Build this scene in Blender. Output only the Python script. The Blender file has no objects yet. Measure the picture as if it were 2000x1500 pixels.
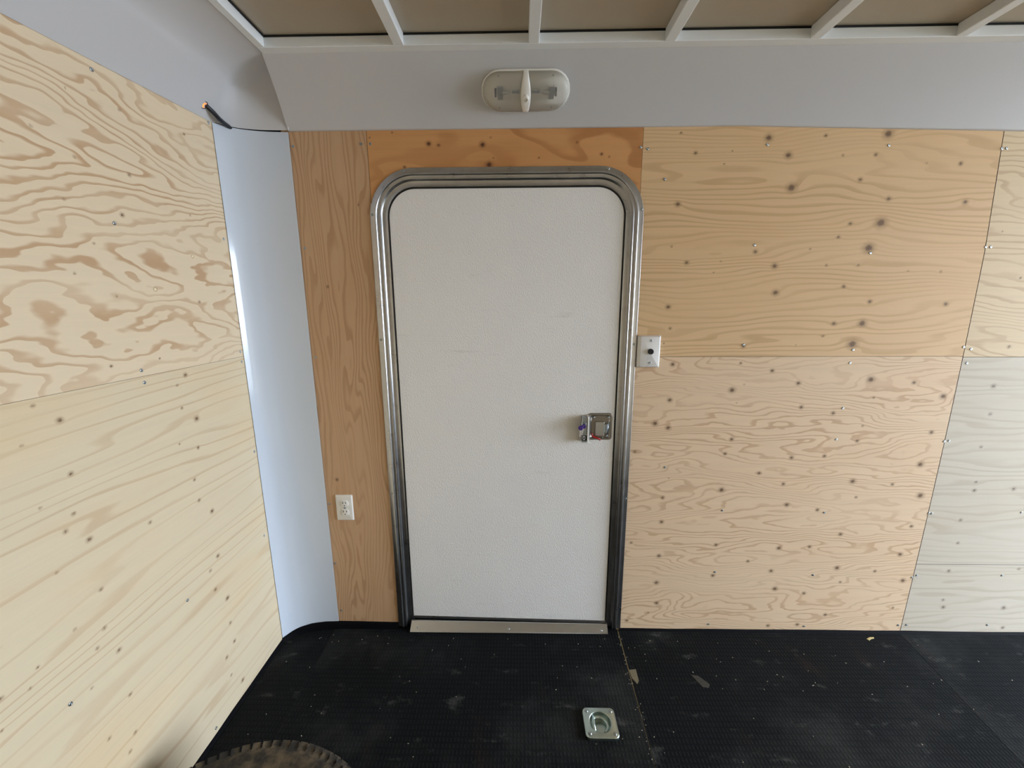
import bpy, bmesh, math, random
import numpy as np
from mathutils import Vector, Matrix
random.seed(4)
SC = bpy.context.scene
COL = SC.collection
PI = math.pi

# ------------------------------------------------------------------ camera
cam = bpy.data.cameras.new('camera')
cam_o = bpy.data.objects.new('camera', cam); COL.objects.link(cam_o)
pitch, yaw, roll = math.radians(11.548), math.radians(1.078), math.radians(.261)
cr, sr, cp, sp = math.cos(roll), math.sin(roll), math.cos(pitch), math.sin(pitch)
right = Vector((1, 0, 0)); fwd = Vector((0, cp, -sp)); down = Vector((0, -sp, -cp))
r2 = cr*right + sr*down; d2 = -sr*right + cr*down
Rz = Matrix.Rotation(yaw, 3, 'Z')
r2, d2, f2 = Rz @ r2, Rz @ d2, Rz @ fwd
cam_o.matrix_world = Matrix(((r2.x, -d2.x, -f2.x, 0), (r2.y, -d2.y, -f2.y, -1.56), (r2.z, -d2.z, -f2.z, 1.4325), (0, 0, 0, 1)))
cam.sensor_width = 36; cam.lens = 793.86/2000*36; cam.clip_start = .02
SC.camera = cam_o

# ------------------------------------------------------------------ world: overcast daylight that enters by the open rear of the trailer
XO = 4.7                      # x of the open rear end
W = bpy.data.worlds.new('sky'); SC.world = W; W.use_nodes = True
wn, wl = W.node_tree.nodes, W.node_tree.links
wn.clear()
wo = wn.new('ShaderNodeOutputWorld'); wb = wn.new('ShaderNodeBackground')
wt = wn.new('ShaderNodeTexCoord'); wsx = wn.new('ShaderNodeSeparateXYZ'); wr = wn.new('ShaderNodeValToRGB')
wl.new(wt.outputs['Generated'], wsx.inputs[0]); wl.new(wsx.outputs['Z'], wr.inputs[0])
wr.color_ramp.elements[0].position = 0.0; wr.color_ramp.elements[0].color = (.74, .85, 1.0, 1)
wr.color_ramp.elements[1].position = 1.0; wr.color_ramp.elements[1].color = (.68, .81, 1.0, 1)
wl.new(wr.outputs[0], wb.inputs[0]); wb.inputs[1].default_value = 23.0
wl.new(wb.outputs[0], wo.inputs[0])
pl = bpy.data.lights.new('daylight_portal', 'AREA'); pl.shape = 'RECTANGLE'; pl.size = 2.35; pl.size_y = 2.3
pl.energy = 1; pl.cycles.is_portal = True
po = bpy.data.objects.new('daylight_portal', pl); COL.objects.link(po)
po.location = (XO+.02, -1.18, 1.1); po.rotation_euler = (0, PI/2, 0)      # emits towards -x

vs = SC.view_settings
vs.view_transform = 'Standard'; vs.look = 'None'; vs.exposure = 0.0; vs.gamma = 1.0; vs.use_curve_mapping = False
SC.cycles.use_denoising = True
SC.cycles.max_bounces = 12; SC.cycles.diffuse_bounces = 8; SC.cycles.glossy_bounces = 4
SC.cycles.transmission_bounces = 8; SC.cycles.transparent_max_bounces = 8
SC.cycles.caustics_reflective = False; SC.cycles.caustics_refractive = False
SC.cycles.sample_clamp_indirect = 6.0

# ------------------------------------------------------------------ materials
def srgb(r, g, b):
    f = lambda c: (c/255/12.92) if c/255 <= .04045 else ((c/255+.055)/1.055)**2.4
    return (f(r), f(g), f(b), 1)
def newmat(name):
    m = bpy.data.materials.new(name); m.use_nodes = True
    nt = m.node_tree; b = nt.nodes['Principled BSDF']
    return m, nt, b
def N(nt, t, **k):
    n = nt.nodes.new(t)
    for a, v in k.items(): setattr(n, a, v)
    return n
def setin(nt, sock, v):
    if hasattr(v, 'is_linked') or isinstance(v, bpy.types.NodeSocket): nt.links.new(v, sock)
    else: sock.default_value = v
def mth(nt, op, a, b=0.0, c=None, clamp=False):
    n = N(nt, 'ShaderNodeMath', operation=op, use_clamp=clamp)
    setin(nt, n.inputs[0], a); setin(nt, n.inputs[1], b)
    if c is not None: setin(nt, n.inputs[2], c)
    return n.outputs[0]
def mixc(nt, f, a, b, mode='MIX'):
    n = N(nt, 'ShaderNodeMix', data_type='RGBA', blend_type=mode)
    setin(nt, n.inputs[0], f); setin(nt, n.inputs[6], a); setin(nt, n.inputs[7], b)
    return n.outputs[2]
def noise(nt, vec, scale, detail=3, rough=.5, dist=0.0):
    n = N(nt, 'ShaderNodeTexNoise')
    nt.links.new(vec, n.inputs['Vector']); n.inputs['Scale'].default_value = scale
    n.inputs['Detail'].default_value = detail; n.inputs['Roughness'].default_value = rough
    n.inputs['Distortion'].default_value = dist
    return n.outputs[0]
def mapping(nt, vec, sc=(1, 1, 1), loc=(0, 0, 0), rot=(0, 0, 0)):
    n = N(nt, 'ShaderNodeMapping'); nt.links.new(vec, n.inputs[0])
    n.inputs['Scale'].default_value = sc; n.inputs['Location'].default_value = loc; n.inputs['Rotation'].default_value = rot
    return n.outputs[0]
def sstep(nt, x, a, b):
    n = N(nt, 'ShaderNodeMapRange', interpolation_type='SMOOTHSTEP')
    setin(nt, n.inputs[0], x); n.inputs[1].default_value = a; n.inputs[2].default_value = b
    return n.outputs[0]
def bump(nt, b, h, strength=.3, dist=.001):
    n = N(nt, 'ShaderNodeBump'); n.inputs['Strength'].default_value = strength; n.inputs['Distance'].default_value = dist
    nt.links.new(h, n.inputs['Height']); nt.links.new(n.outputs[0], b.inputs['Normal'])
def simple(name, col, rough=.5, metal=0.0, var=.06, vscale=6.0, coat=0.0, bumpy=0.0, bscale=200.0, spec=.5, aniso=None):
    m, nt, b = newmat(name)
    tc = N(nt, 'ShaderNodeTexCoord').outputs['Object']
    n = noise(nt, tc, vscale, 4)
    lo = tuple(c*(1-var) for c in col[:3])+(1,); hi = tuple(min(1, c*(1+var)) for c in col[:3])+(1,)
    nt.links.new(mixc(nt, n, lo, hi), b.inputs['Base Color'])
    b.inputs['Roughness'].default_value = rough; b.inputs['Metallic'].default_value = metal
    b.inputs['Coat Weight'].default_value = coat; b.inputs['Coat Roughness'].default_value = .08
    b.inputs['Specular IOR Level'].default_value = spec
    if bumpy:
        bump(nt, b, noise(nt, tc, bscale, 3), bumpy, .001)
    return m

def wood(name, light, dark, freq, amp, across, along, seed, warm=(.62, .46, .30), line=.5, fib=.10, blotch=.12,
         knot=(.14, .078, .040), fill=.45, wob=.012, halo=.55):
    """plywood face veneer: rings are contour lines of (across position + stretched noise + knot bumps held in the attribute)"""
    m, nt, b = newmat(name)
    at = N(nt, 'ShaderNodeAttribute', attribute_name='grain'); g = at.outputs['Vector']       # u along grain, v across, w knot bump
    kn = N(nt, 'ShaderNodeAttribute', attribute_name='knot').outputs['Vector']                # x dark-knot distance, y pale-plug distance
    s = N(nt, 'ShaderNodeSeparateXYZ'); nt.links.new(g, s.inputs[0])
    k = N(nt, 'ShaderNodeSeparateXYZ'); nt.links.new(kn, k.inputs[0])
    uv = mapping(nt, g, (1, 1, 0))
    n1 = noise(nt, mapping(nt, uv, (along, across, 1), (seed, seed*2.3, seed)), 1.0, 2.0, .45, .3)
    n2 = noise(nt, mapping(nt, uv, (along*5, across*4, 1), (seed*3, seed, 0)), 1.0, 2.0, .5)
    h = mth(nt, 'MULTIPLY_ADD', n1, amp, s.outputs['Y'])
    h = mth(nt, 'MULTIPLY_ADD', n2, wob, h)
    h = mth(nt, 'ADD', h, s.outputs['Z'])
    f = mth(nt, 'FRACT', mth(nt, 'MULTIPLY', h, freq))
    l = mth(nt, 'SUBTRACT', 1.0, sstep(nt, f, fill*.45, fill))
    l = mth(nt, 'MULTIPLY', l, sstep(nt, f, 0.0, .07))
    n3 = noise(nt, mapping(nt, uv, (1.1, 6, 1), (seed, 0, 4)), 1.0, 3)          # line contrast comes and goes
    l = mth(nt, 'MULTIPLY', l, mth(nt, 'MULTIPLY_ADD', sstep(nt, n3, .34, .62), .65, .35))
    l = mth(nt, 'MULTIPLY', l, line)
    fb = noise(nt, mapping(nt, uv, (9, 420, 1)), 1.0, 3, .65)
    fb2 = noise(nt, mapping(nt, uv, (2.5, 60, 1), (3, 1, seed)), 1.0, 4, .6)
    bl = noise(nt, mapping(nt, uv, (1.6, 4.5, 1), (seed*1.7, 5, 0)), 1.0, 3, .55)
    col = mixc(nt, l, light, dark)
    col = mixc(nt, mth(nt, 'MULTIPLY', sstep(nt, bl, .45, .75), blotch), col, warm+(1,) if len(warm) == 3 else warm)
    val = mth(nt, 'ADD', mth(nt, 'MULTIPLY', mth(nt, 'SUBTRACT', fb, .5), fib), mth(nt, 'MULTIPLY', mth(nt, 'SUBTRACT', fb2, .5), fib*1.4))
    val = mth(nt, 'ADD', val, 1.0)
    hs = N(nt, 'ShaderNodeHueSaturation'); nt.links.new(col, hs.inputs['Color']); nt.links.new(val, hs.inputs['Value'])
    col = hs.outputs[0]
    # knots: soft halo, ring, dark core; pale plugs
    jit = mth(nt, 'MULTIPLY', mth(nt, 'SUBTRACT', noise(nt, mapping(nt, uv, (90, 90, 1)), 1.0, 2), .5), .45)
    kd = mth(nt, 'ADD', k.outputs['X'], jit)
    hl = mth(nt, 'MULTIPLY', mth(nt, 'SUBTRACT', 1.0, sstep(nt, kd, .5, 2.0)), halo)
    col = mixc(nt, hl, col, tuple(c*1.9 for c in knot)+(1,))
    core = mth(nt, 'SUBTRACT', 1.0, sstep(nt, kd, .35, .95))
    col = mixc(nt, mth(nt, 'MULTIPLY', core, .9), col, knot+(1,))
    pg = mth(nt, 'SUBTRACT', 1.0, sstep(nt, k.outputs['Y'], .7, 1.0))
    rg = mth(nt, 'MULTIPLY', sstep(nt, k.outputs['Y'], .65, .95), mth(nt, 'SUBTRACT', 1.0, sstep(nt, k.outputs['Y'], 1.0, 1.4)))
    col = mixc(nt, mth(nt, 'MULTIPLY', pg, .8), col, srgb(236, 220, 180))
    col = mixc(nt, mth(nt, 'MULTIPLY', rg, .5), col, srgb(150, 115, 70))
    nt.links.new(col, b.inputs['Base Color'])
    b.inputs['Roughness'].default_value = .62; b.inputs['Specular IOR Level'].default_value = .3
    hh = mth(nt, 'ADD', fb, mth(nt, 'MULTIPLY', l, .15))
    bump(nt, b, hh, .10, .0005)
    return m

M = {}
M['left_up'] = wood('fir_plywood_bold_figure', srgb(222, 202, 171), srgb(184, 145, 106), 25, .62, 4.4, 1.5, 4.6, line=.85, fill=.46, wob=.10, blotch=.15, warm=srgb(216, 188, 148), fib=.06)
M['left_low'] = wood('fir_plywood_pale_fine', srgb(214, 197, 166), srgb(184, 150, 112), 20, .50, 5.0, .50, 7.7, line=.45, fill=.30, wob=.03, blotch=.35, warm=srgb(216, 184, 134), fib=.08)
M['strip'] = wood('fir_plywood_upright_grain', srgb(204, 168, 132), srgb(164, 122, 84), 52, .26, 8, 1.3, 1.9, line=.5, fill=.55, wob=.016, blotch=.3, warm=srgb(190, 146, 102), fib=.12)
M['header'] = wood('pine_plywood_amber', srgb(212, 158, 104), srgb(166, 106, 58), 5, .70, 5.5, 2.0, 5.2, line=.65, fill=.35, wob=.03, blotch=.5, warm=srgb(196, 138, 82), knot=(.09, .030, .014))
M['main_up'] = wood('fir_plywood_straight_grain', srgb(224, 190, 146), srgb(184, 144, 98), 46, .36, 4.6, .75, 9.4, line=.48, fill=.5, wob=.016, blotch=.25, warm=srgb(214, 172, 120), knot=(.17, .098, .052))
M['main_low'] = wood('fir_plywood_looped_grain', srgb(230, 203, 170), srgb(192, 152, 114), 42, .42, 7.0, 1.7, 12.3, line=.65, fill=.42, wob=.035, blotch=.22, warm=srgb(222, 182, 142), knot=(.16, .09, .05))
M['right_up'] = wood('fir_plywood_pale_straight', srgb(222, 200, 164), srgb(186, 150, 112), 34, .36, 6, 1.3, 21.0, line=.55, fill=.42, wob=.03, blotch=.25)
M['right_low'] = wood('fir_plywood_bleached', srgb(207, 197, 180), srgb(178, 162, 136), 30, .30, 6, 1.0, 26.0, line=.4, fill=.5, wob=.02, blotch=.25, warm=srgb(200, 184, 154), knot=(.16, .12, .09))
M['ply_plain'] = simple('plywood_plain', srgb(206, 190, 162), .65, var=.08)
M['backing'] = simple('dark_backing_foam', (.02, .016, .012, 1), .9)
M['white_cove'] = simple('satin_white_steel', srgb(204, 204, 206), .34, var=.02, vscale=3, spec=.5)
M['white_gloss'] = simple('gloss_white_aluminium', srgb(206, 214, 224), .11, var=.02, vscale=3, spec=.6)
M['white_frame'] = simple('white_painted_tube', srgb(232, 236, 238), .28, var=.03, vscale=8)
M['roof'] = simple('grey_roof_skin', srgb(176, 164, 144), .30, var=.05, vscale=2.5, spec=.5)
M['black'] = simple('black_gap', (.004, .004, .004, 1), .8)
M['gasket'] = simple('black_rubber_gasket', (.008, .008, .008, 1), .6)
M['plastic_white'] = simple('white_plastic', srgb(236, 233, 226), .35, var=.02)
M['plastic_black'] = simple('black_plastic', (.006, .006, .007, 1), .35)
M['cable'] = simple('black_cable_jacket', (.006, .007, .012, 1), .45)
M['satin_plate'] = simple('satin_stainless_cover', srgb(236, 236, 236), .42, .25, var=.03, vscale=40)
M['latch_steel'] = simple('stainless_latch_pan', srgb(158, 152, 144), .30, 1.0, var=.05, vscale=40)
M['key_steel'] = simple('nickel_key_blade', srgb(226, 220, 214), .35, .5)
M['steel_plate'] = simple('brushed_stainless', srgb(205, 205, 204), .30, 1.0, var=.05, vscale=40)
M['zinc'] = simple('zinc_plated_steel', srgb(178, 186, 190), .32, 1.0, var=.12, vscale=60)
M['galv'] = simple('bright_zinc_pressing', srgb(190, 205, 200), .30, 1.0, var=.12, vscale=50, bumpy=.05, bscale=80)
M['red'] = simple('red_plastic', srgb(170, 18, 22), .35)
M['purple'] = simple('purple_anodised', srgb(84, 56, 150), .35, .5)
M['tape'] = simple('dusty_tape', srgb(120, 112, 90), .7, var=.15, vscale=60)
M['crumb'] = simple('pale_wood_crumbs', srgb(190, 186, 168), .8, var=.2, vscale=300)
M['dirt'] = simple('seam_dust', srgb(150, 140, 112), .9, var=.35, vscale=60)
# door skin: pebbled off-white fibreglass with scuffs
m, nt, b = newmat('pebbled_white_door_skin')
tc = N(nt, 'ShaderNodeTexCoord').outputs['Object']
base = mixc(nt, noise(nt, tc, 2.2, 4), srgb(240, 238, 236), srgb(247, 246, 244))
sc_ = sstep(nt, noise(nt, mapping(nt, tc, (3, 1, 26)), 1.0, 4, .6), .62, .80)
base = mixc(nt, mth(nt, 'MULTIPLY', sc_, .22), base, srgb(140, 128, 112))
sp_ = sstep(nt, noise(nt, mapping(nt, tc, (60, 1, 60)), 1.0, 1), .80, .84)
base = mixc(nt, mth(nt, 'MULTIPLY', sp_, .35), base, srgb(110, 100, 88))
nt.links.new(base, b.inputs['Base Color']); b.inputs['Roughness'].default_value = .42
bump(nt, b, noise(nt, mapping(nt, tc, (1.5, 1, .8)), 190, 3, .6), .55, .003)
M['door'] = m
# door frame: extruded mill aluminium, fine vertical streaks
m, nt, b = newmat('mill_aluminium')
tc = N(nt, 'ShaderNodeTexCoord').outputs['Object']
n_ = noise(nt, tc, 24, 3, .6)
nt.links.new(mixc(nt, n_, srgb(176, 176, 178), srgb(206, 206, 206)), b.inputs['Base Color'])
nt.links.new(mth(nt, 'MULTIPLY_ADD', n_, .10, .24), b.inputs['Roughness'])
b.inputs['Metallic'].default_value = 1.0
M['alu'] = m
# rubber mat: tiny ribbed blocks, dusty smears
m, nt, b = newmat('black_ribbed_rubber_mat')
tc = N(nt, 'ShaderNodeTexCoord').outputs['Object']
sx = N(nt, 'ShaderNodeSeparateXYZ'); nt.links.new(tc, sx.inputs[0])
wx = mth(nt, 'SINE', mth(nt, 'MULTIPLY', sx.outputs['X'], 2*PI/.0125))
row = mth(nt, 'MULTIPLY', sx.outputs['Y'], 2*PI/.019)
off = mth(nt, 'MULTIPLY', mth(nt, 'SIGN', wx), 1.5)
wy = mth(nt, 'SINE', mth(nt, 'ADD', row, off))
rib = mth(nt, 'MULTIPLY', sstep(nt, wx, -.2, .8), sstep(nt, wy, -.9, .1))
d1 = noise(nt, mapping(nt, tc, (1, 1, 1), (2, 7, 0)), 2.6, 5, .62)
d2_ = noise(nt, mapping(nt, tc, (1.2, 2.4, 1), (9, 1, 0)), 7, 5, .65)
d3 = noise(nt, tc, 160, 2)
dust = mth(nt, 'ADD', mth(nt, 'MULTIPLY', sstep(nt, d1, .45, .8), .28), mth(nt, 'MULTIPLY', sstep(nt, d2_, .58, .76), .55))
dust = mth(nt, 'MULTIPLY', dust, mth(nt, 'MULTIPLY_ADD', d3, .8, .5))
dust = mth(nt, 'ADD', dust, mth(nt, 'MULTIPLY', rib, .05))
colr = mixc(nt, noise(nt, tc, 3.1, 3), srgb(15, 18, 16), srgb(18, 20, 25))
colr = mixc(nt, dust, colr, srgb(84, 86, 84))
brn = sstep(nt, noise(nt, mapping(nt, tc, (2, 1, 1), (4, 4, 0)), 3.4, 4, .6), .58, .78)
colr = mixc(nt, mth(nt, 'MULTIPLY', brn, .22), colr, srgb(66, 48, 38))
nt.links.new(colr, b.inputs['Base Color'])
b.inputs['Roughness'].default_value = .75; b.inputs['Specular IOR Level'].default_value = .10
bump(nt, b, mth(nt, 'ADD', rib, mth(nt, 'MULTIPLY', d3, .4)), .5, .0015)
M['mat'] = m
M['rubber'] = simple('black_rubber_edge', (.003, .003, .004, 1), .7, spec=.08, var=.2, bumpy=.2, bscale=90)
m, nt, b = newmat('dusty_tyre_rubber')
tc = N(nt, 'ShaderNodeTexCoord').outputs['Object']
dn = sstep(nt, noise(nt, tc, 14, 5, .65), .40, .70)
nt.links.new(mixc(nt, mth(nt, 'MULTIPLY', dn, .75), (.016, .015, .013, 1), srgb(128, 112, 86)), b.inputs['Base Color'])
b.inputs['Roughness'].default_value = .8
bump(nt, b, noise(nt, tc, 120, 3), .3, .001)
M['tyre'] = m
# clear ribbed lens plastic
m, nt, b = newmat('clear_lens_plastic')
b.inputs['Base Color'].default_value = srgb(240, 240, 236); b.inputs['Roughness'].default_value = .10
tc = N(nt, 'ShaderNodeTexCoord').outputs['Object']
bump(nt, b, noise(nt, tc, 140, 1), .25, .001)
trn = N(nt, 'ShaderNodeBsdfTransparent'); trn.inputs[0].default_value = (.95, .95, .93, 1)
fr_ = N(nt, 'ShaderNodeFresnel'); fr_.inputs['IOR'].default_value = 1.45
mx = N(nt, 'ShaderNodeMixShader'); nt.links.new(mth(nt, 'ADD', mth(nt, 'MULTIPLY', fr_.outputs[0], .9), .20, clamp=True), mx.inputs[0])
nt.links.new(trn.outputs[0], mx.inputs[1]); nt.links.new(b.outputs[0], mx.inputs[2])
nt.links.new(mx.outputs[0], nt.nodes['Material Output'].inputs[0])
M['lens'] = m
m, nt, b = newmat('glowing_amber_bulb')
tc = N(nt, 'ShaderNodeTexCoord').outputs['Object']
nt.links.new(mixc(nt, noise(nt, tc, 60, 2), (1, .07, .004, 1), (1, .30, .03, 1)), b.inputs['Emission Color'])
b.inputs['Emission Strength'].default_value = 2.6; b.inputs['Base Color'].default_value = (.3, .05, .01, 1)
M['amber'] = m

# ------------------------------------------------------------------ object helpers
WL = {}                                    # world location of every object made here
def link(o, parent, loc):
    COL.objects.link(o); loc = Vector(loc)
    if parent is not None:
        o.parent = parent; o.location = loc - WL[parent]
    else: o.location = loc
    WL[o] = loc
    return o
def tag(o, label=None, cat=None, group=None, kind=None):
    for k_, v in (('label', label), ('category', cat), ('group', group), ('kind', kind)):
        if v: o[k_] = v
    return o
def thing(name, loc, label=None, cat=None, group=None, kind=None, parent=None):
    return tag(link(bpy.data.objects.new(name, None), parent, loc), label, cat, group, kind)
def mesh_np(name, verts, faces, mat, parent=None, origin=None, smooth=False, mats=None, fmat=None):
    V = np.asarray(verts, dtype=float)
    o0 = V.mean(0) if origin is None else np.array(origin, float)
    me = bpy.data.meshes.new(name)
    me.from_pydata([tuple(v) for v in (V-o0)], [], [tuple(f) for f in faces])
    me.materials.append(mat)
    for x in (mats or []): me.materials.append(x)
    if fmat: me.polygons.foreach_set('material_index', fmat)
    me.polygons.foreach_set('use_smooth', [bool(smooth)]*len(me.polygons))
    me.update()
    return link(bpy.data.objects.new(name, me), parent, o0)
def from_bm(name, bm, mat, parent=None, origin=None, smooth=False, autos=None):
    bmesh.ops.recalc_face_normals(bm, faces=bm.faces)
    co = [v.co.copy() for v in bm.verts]
    if origin is None:
        c = Vector((0, 0, 0))
        for v in co: c += v
        origin = c/len(co)
    origin = Vector(origin)
    for v in bm.verts: v.co -= origin
    me = bpy.data.meshes.new(name)
    if autos is not None:
        for e in bm.edges:
            if len(e.link_faces) == 2 and e.calc_face_angle(0) > autos: e.smooth = False
        smooth = True
    for f in bm.faces: f.smooth = smooth
    bm.to_mesh(me); bm.free(); me.materials.append(mat)
    return link(bpy.data.objects.new(name, me), parent, origin)
def box_bm(x0, x1, y0, y1, z0, z1, bev=0, seg=2, bm=None, mat4=None):
    bm2 = bmesh.new()
    bmesh.ops.create_cube(bm2, size=1)
    for v in bm2.verts:
        v.co = Vector(((x0+x1)/2+v.co.x*(x1-x0), (y0+y1)/2+v.co.y*(y1-y0), (z0+z1)/2+v.co.z*(z1-z0)))
    if bev: bmesh.ops.bevel(bm2, geom=list(bm2.edges), offset=bev, segments=seg, affect='EDGES', profile=.5)
    if mat4 is not None: bmesh.ops.transform(bm2, matrix=mat4, verts=bm2.verts)
    if bm is None: return bm2
    me = bpy.data.meshes.new('t'); bm2.to_mesh(me); bm2.free(); bm.from_mesh(me); bpy.data.meshes.remove(me)
    return bm
def box(name, x0, x1, y0, y1, z0, z1, mat, parent=None, bev=0.0, mat4=None):
    return from_bm(name, box_bm(x0, x1, y0, y1, z0, z1, bev, mat4=mat4), mat, parent)
def loft(rings, closed_ring=False, closed_path=False, caps=False):
    """rings: list of equal-length point lists"""
    n = len(rings[0]); V = [p for r in rings for p in r]; F = []
    m_ = len(rings)
    for i in range(m_ if closed_path else m_-1):
        a, b_ = i*n, ((i+1) % m_)*n
        for j in range(n if closed_ring else n-1):
            k = (j+1) % n
            F.append((a+j, a+k, b_+k, b_+j))
    if caps:
        F.append(tuple(range(n))[::-1]); F.append(tuple((m_-1)*n+j for j in range(n)))
    return V, F
def tube_pts(path, r, seg=12):
    path = [Vector(p) for p in path]; rings = []
    up = None
    for i, p in enumerate(path):
        t = (path[min(i+1, len(path)-1)]-path[max(i-1, 0)]).normalized()
        if up is None: up = t.orthogonal().normalized()
        up = (up-t*up.dot(t)).normalized(); s = t.cross(up)
        rr = r[i] if isinstance(r, (list, tuple)) else r
        rings.append([tuple(p+(up*math.cos(2*PI*k/seg)+s*math.sin(2*PI*k/seg))*rr) for k in range(seg)])
    return loft(rings, closed_ring=True, caps=True)
def tube(name, path, r, mat, parent=None, seg=12):
    v, f = tube_pts(path, r, seg)
    return mesh_np(name, v, f, mat, parent, smooth=True)
def smooth_path(pts, n=8):
    pts = [Vector(p) for p in pts]; P = [pts[0]*2-pts[1]]+pts+[pts[-1]*2-pts[-2]]; out = []
    for i in range(1, len(P)-2):
        for k in range(n):
            t = k/n; a, b_, c, d = P[i-1], P[i], P[i+1], P[i+2]
            out.append(.5*((2*b_)+(c-a)*t+(2*a-5*b_+4*c-d)*t*t+(3*b_-a-3*c+d)*t**3))
    out.append(pts[-1]); return out
def frame4(origin, xa, ya, za):
    xa, ya, za = Vector(xa).normalized(), Vector(ya).normalized(), Vector(za).normalized()
    return Matrix(((xa.x, ya.x, za.x, origin[0]), (xa.y, ya.y, za.y, origin[1]), (xa.z, ya.z, za.z, origin[2]), (0, 0, 0, 1)))
def lathe_bm(prof, mat4, seg=24, bm=None, a0=0, a1=2*PI, cap=True):
    """prof: (radius, height) pairs about local z"""
    bm = bm or bmesh.new(); rings = []
    full = abs(a1-a0-2*PI) < 1e-6
    ns = seg if full else seg+1
    for r, h in prof:
        rings.append([bm.verts.new(mat4 @ Vector((r*math.cos(a0+(a1-a0)*k/seg), r*math.sin(a0+(a1-a0)*k/seg), h))) for k in range(ns)])
    for i in range(len(rings)-1):
        for k in range(seg):
            k2 = (k+1) % ns
            try: bm.faces.new((rings[i][k], rings[i][k2], rings[i+1][k2], rings[i+1][k]))
            except ValueError: pass
    for rg, (r, h) in ((rings[0], prof[0]), (rings[-1], prof[-1])):
        if r > 1e-5 and full and cap:
            try: bm.faces.new(rg)
            except ValueError: pass
    bmesh.ops.remove_doubles(bm, verts=bm.verts, dist=1e-6)
    return bm
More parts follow.
